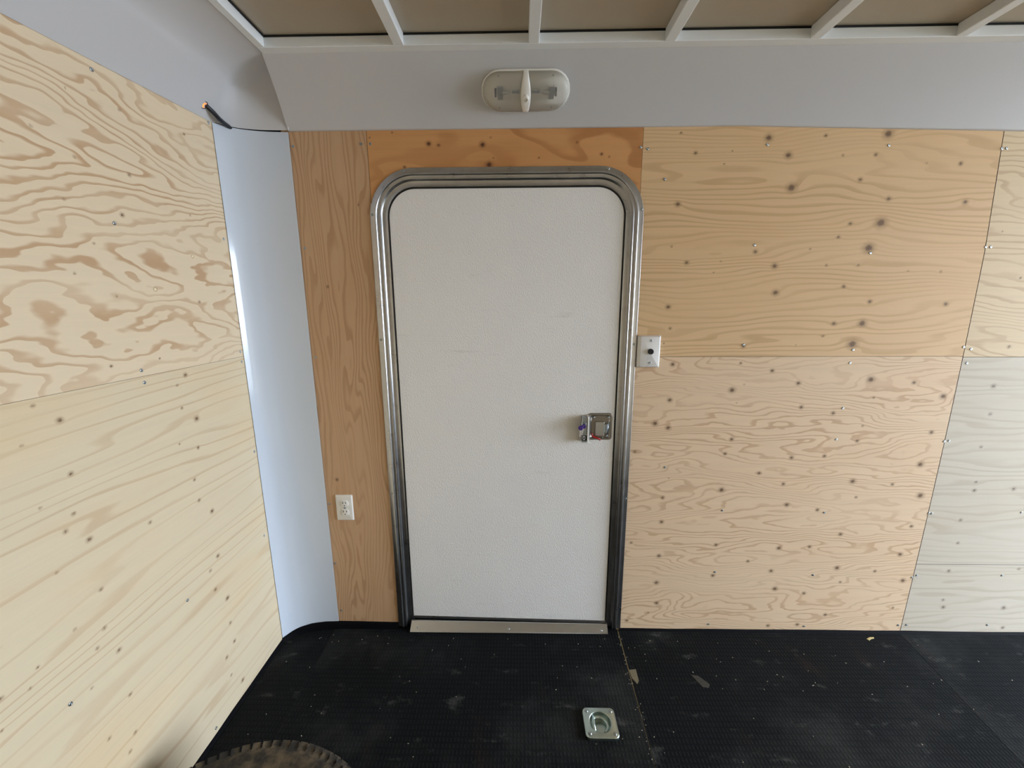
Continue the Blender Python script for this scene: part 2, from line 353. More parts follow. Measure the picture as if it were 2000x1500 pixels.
K = {
'MU':[(0.559,1.999,0.0041),(0.861,1.98,0.0109),(1.054,1.985,0.0054),(1.265,1.988,0.0135),(0.741,1.94,0.003),(0.935,1.924,0.0103),(1.122,1.922,0.0041),(1.234,1.923,0.0061),(1.529,1.892,0.0068),(0.959,1.819,0.0139),(1.194,1.843,0.0069),(1.303,1.78,0.0076),(1.571,1.767,0.0083),(0.565,1.768,0.0085),(0.614,1.935,0.0062),(1.183,1.698,0.0063),(1.29,1.7,0.0161),(1.148,1.652,0.0057),(1.262,1.614,0.0156),(1.053,1.612,0.0036),(0.858,1.604,0.0072),(0.554,1.624,0.0036),(0.613,1.567,0.0073),(0.933,1.553,0.0094),(1.12,1.555,0.0043),(1.234,1.555,0.0043),(1.534,1.53,0.0043),(1.417,1.533,0.003),(1.194,1.479,0.0065),(0.948,1.458,0.0102),(1.298,1.424,0.0073),(1.576,1.414,0.0072),(0.557,1.408,0.0082),(0.57,1.328,0.0053),(1.179,1.344,0.0074),(1.283,1.345,0.0125),(1.145,1.298,0.0045),(1.259,1.267,0.0156),(1.049,1.263,0.003),(0.852,1.259,0.0068),(0.55,1.271,0.003),(0.737,1.571,0.003),(0.714,1.531,0.003),(0.717,1.899,0.003),(1.413,1.895,0.003)],
'RU':[(1.824,1.506,0.0043),(1.842,1.255,0.0059),(1.723,1.667,0.003)],
'MUs':[(0.859,1.959),(1.273,1.952),(0.447,1.95),(1.657,1.938),(1.675,1.615),(1.27,1.597),(0.852,1.627),(1.674,1.255),(1.265,1.245),(0.852,1.266),(0.513,1.851)],
'RUs':[(1.673,1.939),(1.693,1.615),(1.703,1.247)],
'ML':[(0.59,1.19,0.0078),(0.849,1.195,0.0047),(0.972,1.165,0.007),(0.871,1.111,0.003),(0.827,1.089,0.0103),(1.078,1.116,0.0078),(1.352,1.13,0.0116),(1.517,1.118,0.007),(1.638,1.064,0.0101),(0.589,1.049,0.008),(0.85,1.037,0.003),(1.102,1.02,0.0071),(1.229,0.996,0.0071),(1.375,1.058,0.0039),(0.538,0.953,0.0097),(0.591,0.936,0.0089),(1.351,0.944,0.004),(0.846,0.888,0.0073),(1.622,0.918,0.0079),(1.34,0.882,0.0064),(0.465,0.835,0.0057),(0.826,0.827,0.0065),(1.092,0.811,0.0073),(1.221,0.818,0.0065),(1.605,0.783,0.0105),(0.971,0.744,0.0066),(1.074,0.697,0.0066),(1.35,0.71,0.0098),(1.511,0.697,0.0057),(0.827,0.67,0.01),(0.59,0.634,0.0067),(0.609,0.721,0.003),(1.1,0.605,0.0083),(1.631,0.649,0.0115),(1.375,0.64,0.0049),(1.227,0.583,0.0067),(0.593,0.525,0.0076),(1.622,0.511,0.0067),(1.338,0.473,0.0076),(0.472,0.428,0.0052),(0.828,0.42,0.0068),(1.092,0.407,0.0085),(1.219,0.414,0.0068),(0.593,0.366,0.0078),(1.6,0.381,0.0085),(0.97,0.344,0.006),(1.073,0.298,0.0078),(0.829,0.274,0.007),(1.348,0.315,0.0094),(1.509,0.301,0.006),(1.372,0.247,0.0052),(0.591,0.237,0.0088),(1.1,0.212,0.0096),(1.226,0.191,0.007),(1.634,0.257,0.0094),(0.598,0.136,0.008),(1.333,0.085,0.007),(0.565,0.086,0.0036),(0.473,0.046,0.0063),(1.093,0.027,0.0071),(1.219,0.034,0.0071),(1.616,0.123,0.0052)],
'RM':[(1.819,1.104,0.0077),(1.832,0.993,0.0062),(1.827,0.858,0.0056),(1.84,0.709,0.0057),(1.842,0.672,0.0073),(1.815,0.54,0.0066),(1.826,0.436,0.0058),(1.996,0.679,0.0073)],
'RL':[(1.821,0.164,0.006),(1.829,0.128,0.0078),(2.084,0.128,0.0086),(1.816,0.304,0.0068),(2.103,0.317,0.0059),(2.103,0.029,0.007)],
'MLs':[(1.257,0.888),(0.59,0.768),(0.839,0.579),(1.257,0.571),(0.837,0.291),(1.253,0.28),(0.833,0.032),(1.249,0.026),(1.654,0.036),(1.669,0.272),(1.68,0.571),(1.679,0.881),(1.262,1.195),(1.263,1.016)],
'RMs':[(1.693,0.569),(1.697,0.883),(1.699,1.193),(2.051,0.576)],
'RLs':[(1.689,0.038),(1.687,0.282),(2.034,0.042),(2.041,0.285)],
'HD':[(-0.445,2.011,0.003),(-0.525,1.996,0.003),(-0.283,1.969,0.005),(-0.318,1.974,0.0076),(-0.129,1.969,0.0085),(-0.1,1.992,0.003),(-0.091,1.926,0.003),(-0.107,1.904,0.0101),(0.069,1.925,0.003),(-0.407,1.899,0.0046),(0.201,1.973,0.004),(0.288,1.935,0.005),(0.315,1.926,0.003)],
'HDs':[(-0.524,1.976),(0.423,1.955)],
'ST':[(-0.758,0.709,0.0064),(-0.722,1.488,0.0049),(-0.582,1.776,0.0037)],
'STs':[(-0.799,1.971),(-0.557,1.976),(-0.794,1.627),(-0.796,1.22),(-0.801,0.6),(-0.8,0.32),(-0.794,0.084)],
'LU':[(-0.559,1.761,0.003),(-0.601,1.661,0.003),(-0.425,1.761,0.0047),(-0.466,1.654,0.005),(-0.42,1.916,0.0035),(-0.637,1.796,0.003),(-0.211,1.935,0.0037),(-0.237,1.697,0.003),(-0.554,1.572,0.003),(-0.612,1.499,0.003),(-0.523,1.449,0.003),(-0.254,1.434,0.0043),(-0.432,1.277,0.003),(-0.572,1.277,0.0038)],
'LUp':[(-0.253,1.574,0.0056),(-0.407,1.469,0.0059),(-0.213,1.285,0.0046),(-0.549,1.907,0.003)],
'LL':[(-0.354,1.215,0.006),(-0.39,1.19,0.0036),(-0.751,1.221,0.0038),(-0.709,1.177,0.006),(-0.387,1.119,0.0041),(-0.339,1.072,0.0076),(-0.786,1.146,0.003),(-0.352,0.98,0.0048),(-0.417,1.015,0.003),(-0.712,1.051,0.005),(-0.782,1.004,0.003),(-0.725,0.959,0.0041),(-0.748,0.928,0.0045),(-0.706,0.882,0.0057),(-0.782,0.849,0.0031),(-0.706,0.747,0.0044),(-0.553,0.837,0.0044),(-0.386,0.886,0.0044),(-0.339,0.753,0.0067),(-0.382,0.814,0.0051),(-0.345,0.591,0.0061),(-0.385,0.563,0.0046),(-0.335,0.419,0.007),(-0.378,0.487,0.0054),(-0.718,0.648,0.0044),(-0.742,0.613,0.0039),(-0.698,0.564,0.0051),(-0.776,0.698,0.0032),(-0.854,0.676,0.003),(-0.772,0.531,0.003),(-0.874,0.644,0.003),(-0.696,0.425,0.0042),(-0.763,0.369,0.004),(-0.705,0.313,0.0043),(-0.726,0.278,0.0042),(-0.335,0.243,0.0057),(-0.379,0.218,0.0056),(-0.327,0.067,0.0067),(-0.373,0.138,0.0043),(-0.34,0.323,0.005),(-0.918,0.669,0.004),(-0.93,0.606,0.003)],
'LUs':[(-0.476,1.979),(-0.097,2.011),(-0.492,1.629),(-0.101,1.647),(-0.097,1.255),(-0.494,1.253)],
'LLs':[(-0.096,1.218),(-0.492,1.219),(-0.096,0.868),(-0.106,0.517),(-0.486,0.535),(-0.818,0.539),(-0.47,0.029)]}

# ------------------------------------------------------------------ measured shapes of the trailer shell
XL = -1.022                      # inner face of the left (nose) wall
YF = -2.40                       # inner face of the wall behind the camera
ZR = 2.165                       # underside of the roof ribs
def ztop(x):                     # lower edge of the white cove along the door wall (the real one sags a little to the right)
    return 2.019 - .028*max(0.0, min(1.6, x-.75))
def ztl(y):                      # the same along the left wall
    return 2.018 + .045*max(-.9, min(0.0, y+.08))
def sag(z):                      # slight bow of the upright plywood joint at the right
    return .013*math.sin(PI*max(0.0, min(1.0, z/2.0)))

# floor -----------------------------------------------------------
HOLE = [(.2770+.039*math.cos(2*PI*k/24), -.4190+.039*math.sin(2*PI*k/24)) for k in range(24)]
def holed(name, outer, z0, z1, mat, parent=None, hole=HOLE):
    bm = bmesh.new()
    for z in (z0, z1):
        es = []
        for loop in (outer, hole):
            vs_ = [bm.verts.new((x, y, z)) for x, y in loop]
            es += [bm.edges.new((vs_[i], vs_[(i+1) % len(vs_)])) for i in range(len(vs_))]
        bmesh.ops.triangle_fill(bm, edges=es, use_beauty=True)
    bm.verts.ensure_lookup_table(); n_ = len(outer)+len(hole)
    for s0, ln in ((0, len(outer)), (len(outer), len(hole))):
        for i in range(ln):
            j = (i+1) % ln; v_ = bm.verts
            bm.faces.new((v_[s0+i], v_[s0+j], v_[n_+s0+j], v_[n_+s0+i]))
    return from_bm(name, bm, mat, parent)
floor = tag(holed('floor', [(-1.06, YF-.05), (XO, YF-.05), (XO, .05), (-1.06, .05)], -.06, -.0016, M['dirt']), 'rubber matted trailer floor with dusty joints', kind='structure')
def mat_piece(pts):
    bm = bmesh.new()
    lo = [bm.verts.new((x, y, -.0016)) for x, y in pts]; hi = [bm.verts.new((x, y, 0)) for x, y in pts]
    bm.faces.new(hi); bm.faces.new(lo[::-1])
    for i in range(len(pts)):
        j = (i+1) % len(pts); bm.faces.new((lo[i], lo[j], hi[j], hi[i]))
    o = from_bm('rubber_mat', bm, M['mat'], floor)
    return o
mat_piece([(XL-.01, YF), (-.8235, YF), (-.8245, -.26), (-.8235, .025), (XL-.01, .025)])
holed('rubber_mat', [(-.8232, YF), (.400, YF), (.4235, -.60), (.4255, -.40), (.4285, -.22), (.4320, -.02), (.4322, .025), (-.8215, .025), (-.8240, -.26)], -.0016, 0, M['mat'], floor)
mat_piece([(.4025, YF), (1.30, YF), (1.575, -.55), (1.656, -.045), (1.660, .025), (.4385, .025), (.4378, -.02), (.4330, -.22), (.4282, -.40), (.4250, -.60)])
mat_piece([(1.3015, YF), (XO, YF), (XO, .025), (1.6615, .025), (1.6575, -.045), (1.5765, -.55)])

# plywood ---------------------------------------------------------
def panel(parent, plane, z0, zt, al, ar, mat, knots=(), plugs=(), step=.005, rot=False, cut=None, label=None, thick=.011):
    """one plywood sheet as a fine grid; al, ar: edge position as functions of z; zt: top as a function of the run coordinate"""
    w = ar(1.0)-al(1.0); hgt = zt((al(1)+ar(1))/2)-z0
    nx, nz = max(2, int(w/step)), max(2, int(hgt/step))
    s = np.linspace(0, 1, nx+1); t = np.linspace(0, 1, nz+1)
    A = np.zeros((nz+1, nx+1)); Z = np.zeros_like(A)
    for j, tt in enumerate(t):
        zz = z0+tt*hgt; l, r = al(zz), ar(zz)
        A[j] = l+s*(r-l)
    top = np.array([zt(a) for a in A[-1]])
    Z = z0+t[:, None]*(top[None, :]-z0)
    n = (nx+1)*(nz+1)
    a, z = A.ravel(), Z.ravel()
    idx = np.arange(n).reshape(nz+1, nx+1)
    q = np.stack([idx[:-1, :-1], idx[:-1, 1:], idx[1:, 1:], idx[1:, :-1]], -1).reshape(-1, 4)
    if cut is not None:
        ca = a[q].mean(1); cz = z[q].mean(1)
        q = q[[not cut(x_, z_) for x_, z_ in zip(ca, cz)]]
    # rim, set back
    loop = np.concatenate([idx[0, :], idx[1:, -1], idx[-1, -2::-1], idx[-2:0:-1, 0]])
    m_ = len(loop); back = n+np.arange(m_)
    rq = np.stack([loop, back, np.roll(back, -1), np.roll(loop, -1)], -1)
    a2 = np.concatenate([a, a[loop]]); z2 = np.concatenate([z, z[loop]]); d2 = np.concatenate([np.zeros(n), np.full(m_, thick)])
    if plane == 'F': V = np.stack([a2, d2, z2], -1)
    else: V = np.stack([XL-d2, a2, z2], -1)
    Q = np.concatenate([q, rq]) if cut is None else q
    if plane == 'F': pass
    else: pass
    o0 = np.array([(a.min()+a.max())/2, 0, z.min()]) if plane == 'F' else np.array([XL, (a.min()+a.max())/2, z.min()])
    Vl = (V-o0).astype(np.float32)
    me = bpy.data.meshes.new('plywood_panel')
    me.vertices.add(len(Vl)); me.vertices.foreach_set('co', Vl.ravel())
    me.loops.add(Q.size); me.loops.foreach_set('vertex_index', Q.ravel().astype(np.int32))
    me.polygons.add(len(Q)); me.polygons.foreach_set('loop_start', (np.arange(len(Q))*4).astype(np.int32))
    me.update(calc_edges=True); me.polygons.foreach_set('use_smooth', np.zeros(len(Q), dtype=bool))
    u, v = (z2, a2) if rot else (a2, z2)
    bumpv = np.zeros_like(u); kd = np.full_like(u, 9.0); kp = np.full_like(u, 9.0)
    for ka, kz, r in knots:
        ku, kv = (kz, ka) if rot else (ka, kz)
        d = np.hypot((u-ku)*.85, v-kv)/r; kd = np.minimum(kd, d)
        sg = 1.0 if (int(ka*997+kz*613) % 3) else -1.0
        bumpv += sg*r*1.15*np.exp(-(((u-ku)/(r*3.6))**2+((v-kv)/(r*2.3))**2))
    for ka, kz, r in plugs:
        ku, kv = (kz, ka) if rot else (ka, kz)
        kp = np.minimum(kp, np.hypot(u-ku, v-kv)/r)
    at = me.attributes.new('grain', 'FLOAT_VECTOR', 'POINT'); at.data.foreach_set('vector', np.stack([u, v, bumpv], -1).astype(np.float32).ravel())
    at = me.attributes.new('knot', 'FLOAT_VECTOR', 'POINT'); at.data.foreach_set('vector', np.stack([kd, kp, np.zeros_like(u)], -1).astype(np.float32).ravel())
    me.materials.append(mat); me.materials.append(M['backing'])
    if cut is None: me.polygons.foreach_set('material_index', np.concatenate([np.zeros(len(q)), np.ones(len(rq))]).astype(np.int32))
    o = bpy.data.objects.new('plywood_panel', me)
    link(o, parent, tuple(o0))
    if label: o['label'] = label
    return o
C_ = lambda c: (lambda z: c)
# screw heads: one low dome with a dark square recess, shared
def screw_mesh(nrm):
    z = Vector(nrm); x = z.orthogonal().normalized(); y = z.cross(x)
    m4 = frame4((0, 0, 0), x, y, z)
    bm = lathe_bm([(.0012, .0004), (.0014, .0016), (.0041, .0016), (.0050, .0002)], m4, 10)
    me = bpy.data.meshes.new('screw'); bm.to_mesh(me); bm.free(); me.materials.append(M['zinc'])
    me.materials.append(M['black'])
    me.polygons.foreach_set('use_smooth', [True]*len(me.polygons))
    # recess
    for p in me.polygons:
        if max((Vector(me.vertices[i].co)-z*me.vertices[i].co.dot(z)).length for i in p.vertices) < .0013: p.material_index = 1
    return me
SCR = {'F': screw_mesh((0, -1, 0)), 'L': screw_mesh((1, 0, 0)), 'Z': screw_mesh((0, -.55, .83)), 'D': screw_mesh((0, -1, 0))}
def screws(parent, plane, pts, d=0.0):
    for p in pts:
        o = bpy.data.objects.new('screw', SCR[plane])
        link(o, parent, (p[0], -d, p[1]) if plane in 'FD' else (XL+d, p[0], p[1]))

wall_back = tag(box('wall_back', -1.06, XO, .045, .07, -.05, 2.25, M['backing']), 'plywood-lined trailer wall with the side door', kind='structure')
FL, FR, FT, FRAD = -.541, .445, 1.896, .165
def rr_path(ins, z0, n=14, xl=FL, xr=FR, zt=FT, rad=FRAD):
    """door outline offset inwards by ins, from the left foot over the top to the right foot; (point, inward normal)"""
    out = []
    r = max(rad-ins, .01)
    for k in range(5): out.append(((xl+ins, z0+(zt-rad-z0)*k/5), (1, 0)))
    for k in range(n+1):
        a = PI-PI/2*k/n; out.append(((xl+rad+r*math.cos(a), zt-rad+r*math.sin(a)), (-math.cos(a), -math.sin(a))))
    for k in range(1, 6):
        out.append(((xl+rad+(xr-xl-2*rad)*k/6, zt-ins), (0, -1)))
    for k in range(n+1):
        a = PI/2-PI/2*k/n; out.append(((xr-rad+r*math.cos(a), zt-rad+r*math.sin(a)), (-math.cos(a), -math.sin(a))))
    for k in range(1, 6): out.append(((xr-ins, zt-rad-(zt-rad-z0)*k/5), (-1, 0)))
    return out
def in_door(x, z):
    ins = .022; xl, xr, zt, r = FL+ins, FR-ins, FT-ins, FRAD-ins
    if x < xl or x > xr or z > zt: return False
    if z < zt-r: return True
    for cx, s_ in ((xl+r, -1), (xr-r, 1)):
        if (x-cx)*s_ > 0: return math.hypot(x-cx, z-(zt-r)) < r
    return True
P = {}
P['strip'] = panel(wall_back, 'F', .027, lambda x: 2.04, C_(-.836), C_(-.5358), M['strip'], K['ST'], rot=True, label='upright-grained plywood strip left of the door')
P['header'] = panel(wall_back, 'F', 1.70, lambda x: 2.04, C_(-.5345), C_(.4295), M['header'], K['HD'], step=.005, cut=in_door, label='amber knotty plywood header above the door')
sx_ = lambda z: 1.668+sag(z)-.004*(z > 1.6)*(z-1.6)*10
P['main_up'] = panel(wall_back, 'F', 1.2205, lambda x: 2.04, C_(.4305), lambda z: sx_(z)-.0012, M['main_up'], K['MU'], label='upper plywood sheet right of the door')
P['main_low'] = panel(wall_back, 'F', .0, lambda x: 1.2192, C_(.4305), lambda z: sx_(z)-.0012, M['main_low'], K['ML'], label='lower knotty plywood sheet right of the door')
P['right_up'] = panel(wall_back, 'F', 1.2170, lambda x: 2.03, lambda z: sx_(z)+.0012, C_(2.60), M['right_up'], K['RU'], step=.008)
P['right_mid'] = panel(wall_back, 'F', .3365, lambda x: 1.2155, lambda z: sx_(z)+.0012, C_(2.60), M['right_low'], K['RM'], step=.007)
P['right_low'] = panel(wall_back, 'F', .006, lambda x: .3350, lambda z: sx_(z)+.0012, C_(2.60), M['right_low'], K['RL'], step=.007)
for nm, kk in (('strip', 'STs'), ('header', 'HDs'), ('main_up', 'MUs'), ('main_low', 'MLs'), ('right_up', 'RUs'), ('right_mid', 'RMs'), ('right_low', 'RLs')):
    screws(P[nm], 'F', K[kk])
box('plywood_panel', 2.602, XO, 0, .011, 0, 2.03, M['ply_plain'], wall_back)

wall_left = tag(box('wall_left', -1.085, -1.045, YF-.05, .05, -.05, 2.25, M['backing']), 'plywood-lined nose wall at the left', kind='structure')
seam = lambda y: 1.2355+.016*min(0.0, max(-1.3, y+.55))
pu = panel(wall_left, 'L', 1.2365, lambda y: 2.05, C_(-1.30), C_(-.066), M['left_up'], K['LU'], K['LUp'], label='upper plywood sheet with bold swirling grain')
lo_ = panel(wall_left, 'L', .0, lambda y: 1.2358, C_(-1.30), C_(-.066), M['left_low'], K['LL'], label='lower pale fine-grained plywood sheet')
screws(pu, 'L', K['LUs']); screws(lo_, 'L', K['LLs'])
box('plywood_panel', XL-.011, XL, YF, -1.302, 0, 1.2350, M['ply_plain'], wall_left)
box('plywood_panel', XL-.011, XL, YF, -1.302, 1.2365, 2.05, M['ply_plain'], wall_left)
wall_front = tag(box('wall_front', -1.06, XO, YF-.05, YF-.012, -.05, 2.25, M['backing']), 'plywood-lined trailer wall facing the door', kind='structure')
for k in range(4):
    xa = XL+k*1.23
    for za, zb in ((0, 1.2345), (1.2360, 2.05)):
        box('plywood_panel', xa, min(xa+1.228, XO), YF-.011, YF, za, zb, M['ply_plain'], wall_front)

# ceiling: skin, ribs, edge rails -------------------------------------------
ceiling = tag(box('ceiling', -1.06, XO, YF-.05, .05, 2.197, 2.26, M['roof']), 'grey roof skin between white steel ribs', kind='structure')
for k, xc in enumerate([-.352, .042, .435, .848, 1.258, 1.665, 2.07, 2.475, 2.88, 3.285, 3.69]):
    box('rib', xc-.0155, xc+.0155, YF+.17, -.2055, ZR, 2.1965, M['white_frame'], ceiling, bev=.002)
    box('weld_bead', xc-.012, xc+.012, -.2085, -.2015, ZR+.0005, ZR+.004, M['white_frame'], ceiling)
box('edge_rail', -.772, XO, -.2050, -.1740, ZR, 2.1925, M['white_frame'], ceiling, bev=.002)
box('edge_rail', -.772, XO, YF+.140, YF+.172, ZR, 2.1925, M['white_frame'], ceiling, bev=.002)
box('edge_rail', -.7720, -.7480, YF+.17, -.2052, ZR, 2.1925, M['white_frame'], ceiling, bev=.002)
box('gap_shadow_strip', -.748, XO, -.2065, -.203, 2.1920, 2.1968, M['black'], ceiling)  # black strips stand in for the shadow gap between rails and roof skin
box('gap_shadow_strip', -.7485, -.7455, YF+.17, -.2065, 2.1920, 2.1968, M['black'], ceiling)

# coves ---------------------------------------------------------------------
def cove_section(lo, hi, n=12, bul=.10, cor=0.0):
    lo, hi = Vector(lo), Vector(hi); out = []
    for k in range(n+1):
        s = k/n; sh = s-bul*math.sin(PI*s); sz = s+bul*math.sin(PI*s)*.9
        if bul > .09:                      # steep lower face, knee, then curving over to face the floor
            kn, kx, kz = .50, .40-.16*cor, .66+.04*cor
            if s < kn: sh, sz = kx*s/kn, kz*s/kn
            else:
                c_ = (s-kn)/(1-kn)*PI/2
                sh, sz = kx+(1-kx)*(.35*(c_*2/PI)+.65*(1-math.cos(c_))), kz+(1-kz)*(.10*(c_*2/PI)+.90*math.sin(c_))
        out.append((lo.x+(hi.x-lo.x)*sh, lo.y+(hi.y-lo.y)*sh, lo.z+(hi.z-lo.z)*sz))
    return out
rings = []
xs = [-.807+(XO+.807)*k/60 for k in range(61)]
for k, x in enumerate(xs):
    e = max(0, 1-k/1.0)
    xh = x+.032*e if k == 0 else x
    base = cove_section((x, -.010, ztop(x)+.002), (xh, -.1765, ZR+.002), bul=.045)
    lip = [(x, .012, ztop(x)-.001), (x, -.0045, ztop(x)-.0015), (x, -.0085, ztop(x)-.0005)]
    rings.append(lip+base)
v, f = loft(rings)
trim_2 = tag(mesh_np('trim_2', v, f, M['white_cove'], smooth=True), 'white sloping cove above the door wall', kind='structure')
# left cove with the wrapped corner
lower, upper = [], []
for k in range(24):
    y = YF+(-.085-YF)*k/23
    lower.append((XL+.0012, y, ztl(y))); upper.append((-.7735, min(y, -.185) if k < 23 else -.185, ZR+.002))
arc = [(-1.015, -.076), (-1.004, -.060), (-.990, -.046), (-.972, -.034), (-.950, -.024), (-.922, -.016), (-.890, -.011), (-.850, -.008), (-.808, -.0065)]
for k, (x, y) in enumerate(arc):
    e = (k+1)/len(arc)
    lower.append((x+.004, y-.004, 2.018)); upper.append((-.7735-.0015*e, -.185+.030*e, ZR+.002))
rings = [cove_section(a, b_, 28, .13, min(1.0, max(0.0, (k_-22)/4))) for k_, (a, b_) in enumerate(zip(lower, upper))]
v, f = loft(rings)
trim_3 = tag(mesh_np('trim_3', v, f, M['white_cove'], smooth=True), 'white cove along the left wall, wrapped round the corner', kind='structure')
tube('caulk_bead', [(p[0]+.001, p[1]-.001, p[2]-.001) for p in rings[-1]], .0016, M['white_frame'], trim_3, 6)
# the far cove behind the camera
v, f = loft([cove_section((x, YF+.01, 2.02), (x, YF+.142, ZR+.002)) for x in (-1.02, 1.5, XO)])
tag(mesh_np('trim_4', v, f, M['white_cove'], smooth=True), 'white cove above the wall facing the door', kind='structure')

# corner cover panel ---------------------------------------------------------
arc2 = [(-1.0195, -.0830), (-1.0165, -.0790), (-1.008, -.0680), (-.997, -.0560), (-.983, -.0450), (-.966, -.0355), (-.946, -.0265), (-.922, -.0190), (-.894, -.0130), (-.862, -.0085), (-.832, -.0055), (-.8095, -.0040)]
arc2 = [tuple(p)[:2] for p in smooth_path([(x, y, 0) for x, y in arc2], 4)]
bm = bmesh.new()
def arc_off(z, d, pts):
    out = []
    for i, (x, y) in enumerate(pts):
        a, b_ = pts[max(i-1, 0)], pts[min(i+1, len(pts)-1)]
        t = Vector((b_[0]-a[0], b_[1]-a[1])).normalized(); out.append((x-t.y*d, y+t.x*d, z))
    return out
def bot(i, n): return .012+.016*min(1, i/(n*.6))
nA = len(arc2); zs = [0, .25, .5, .75, 1]
fr = []; bk = []
for tz in zs:
    fr.append([bm.verts.new((x, y, bot(i, nA)+(2.0148+.004*(1-i/nA)**2-bot(i, nA))*tz)) for i, (x, y, _) in enumerate(arc_off(0, 0, arc2))])
    bk.append([bm.verts.new((x, y, bot(i, nA)+(2.0148+.004*(1-i/nA)**2-bot(i, nA))*tz)) for i, (x, y, _) in enumerate(arc_off(0, .0016, arc2))])
for g in (fr, bk):
    for j in range(len(zs)-1):
        for i in range(nA-1): bm.faces.new((g[j][i], g[j][i+1], g[j+1][i+1], g[j+1][i]))
for i in range(nA-1):
    bm.faces.new((fr[0][i], fr[0][i+1], bk[0][i+1], bk[0][i])); bm.faces.new((fr[-1][i], fr[-1][i+1], bk[-1][i+1], bk[-1][i]))
for j in range(len(zs)-1):
    bm.faces.new((fr[j][0], fr[j+1][0], bk[j+1][0], bk[j][0])); bm.faces.new((fr[j][-1], fr[j+1][-1], bk[j+1][-1], bk[j][-1]))
trim_1 = tag(from_bm('trim_1', bm, M['white_gloss'], autos=.6), 'curved gloss white cover panel in the left corner', kind='structure')

# black rubber edging at the foot of the walls -------------------------------
def edging(name, pts, lab):
    """pts: (x, y, z_top) along the wall foot, room side first towards +x"""
    rings = []
    for i, (x, y, zt) in enumerate(pts):
        a, b_ = pts[max(i-1, 0)], pts[min(i+1, len(pts)-1)]
        t = Vector((b_[0]-a[0], b_[1]-a[1])).normalized(); nx, ny = t.y, -t.x       # towards the room
        rings.append([(x-nx*.004, y-ny*.004, zt), (x+nx*.003, y+ny*.003, zt), (x+nx*.0055, y+ny*.0055, zt*.6), (x+nx*.0085, y+ny*.0085, .0015), (x+nx*.0095, y+ny*.0095, -.001)])
    v, f = loft(rings)
    return tag(mesh_np(name, v, f, M['rubber'], smooth=True), lab, kind='structure')
rj = random.Random(3)
edging('baseboard_left', [(XL+.001, -2.39+k*(2.39-.088)/30, .009+rj.random()*.003) for k in range(31)], 'black rubber edging at the foot of the left wall')
edging('baseboard_corner', [(x, y-.002, .013+.019*min(1, i/(nA*.6))+rj.random()*.002) for i, (x, y) in enumerate(arc2)][::4]+[(-.80, -.004, .0300), (-.70, -.003, .0290), (-.60, -.003, .0275), (-.541, -.003, .0265)], 'black rubber edging round the left corner')
edging('baseboard_right', [(.440, -.001, .008)]+[(.5+k*.17, -.001, .006+rj.random()*.003) for k in range(20)], 'black rubber edging right of the door')

# ------------------------------------------------------------------ the door
door = thing('door_1', (-.048, 0, .02), 'white pebbled side door in a rounded aluminium frame', kind='structure')
prof = [(-.0002, .0005), (0, .0045), (.0012, .0055), (.0165, .0055), (.0180, .0062), (.0190, .0110), (.0205, .0120), (.0235, .0120), (.0250, .0105), (.0262, .0062), (.0330, .0050), (.0345, .0085), (.0360, .0092), (.0378, .0085), (.0390, .0030), (.0410, -.0060), (.0440, -.0075), (.0585, -.0085), (.0600, -.0080), (.0612, -.0095), (.0615, -.0300)]
def sweep(prof_, z0, name, mat, parent, z0r=None):
    base = rr_path(0, z0, 16); rings = []
    for (p, n_) in base:
        rings.append([(p[0]+n_[0]*d, -h, p[1]+n_[1]*d) for d, h in prof_])
    v, f = loft(rings, caps=False)
    o = mesh_np(name, v, f, mat, parent, smooth=True)
    me = o.data; bm = bmesh.new(); bm.from_mesh(me); bmesh.ops.recalc_face_normals(bm, faces=bm.faces)
    for e in bm.edges:
        if len(e.link_faces) == 2 and e.calc_face_angle(0) > .5: e.smooth = False
    bm.to_mesh(me); bm.free()
    return o
frm = sweep(prof, .010, 'door_frame', M['alu'], door)
gk = sweep([(.0605, -.009), (.0630, -.0070), (.0665, -.0075), (.0680, -.030)], .030, 'gasket', M['gasket'], door)
for p in ((-.5325, 1.741), (-.5325, 1.289), (-.412, 1.886), (.4365, 1.752), (.4365, 1.269), (-.5325, .65), (.4365, .632), (.312, 1.886)):
    screws(frm, 'D', [p], .0056)
# slab
INS = .0655
out = rr_path(INS, .047, 14)
bm = bmesh.new(); front, bev, back = [], [], []
for (p, n_) in out:
    x, z = p
    if z < .05: z = .0555 if x < 0 else .0385
    front.append(bm.verts.new((x+n_[0]*.002, .0075, z+n_[1]*.002))); bev.append(bm.verts.new((x, .0092, z))); back.append(bm.verts.new((x, .040, z)))
bm.faces.new(front); bm.faces.new(back)
for a_, b_ in ((front, bev), (bev, back)):
    for i in range(len(out)):
        j = (i+1) % len(out); bm.faces.new((a_[i], a_[j], b_[j], b_[i]))
slab = from_bm('door_panel', bm, M['door'], door, autos=.4)
# foot: grey seal and sloping threshold strip with three screws
v = [(-.478, .006, .0560), (.381, .006, .0385), (.381, .004, .0290), (-.478, .004, .0460), (-.478, .030, .0560), (.381, .030, .0385), (.381, .030, .02), (-.478, .030, .03)]
f = [(0, 1, 2, 3), (0, 4, 5, 1), (3, 2, 6, 7), (0, 3, 7, 4), (1, 5, 6, 2)]
mesh_np('bottom_seal', v, f, M['alu'], door)
rings = []
for k in range(9):
    s = k/8; x = -.4815+s*(.3865+.4815); dz = -.010*s
    e = -.002 if k == 0 else 0
    rings.append([(x, .012, .034+dz), (x, .000, .0385+dz), (x, -.003, .0375+dz), (x+e, -.028, .0085+dz*.3), (x+e, -.032, .0050), (x+e, -.032, .0030), (x, -.004, .0330+dz)])
v, f = loft(rings, caps=True, closed_ring=True)
thr = mesh_np('threshold_strip', v, f, M['steel_plate'], door)
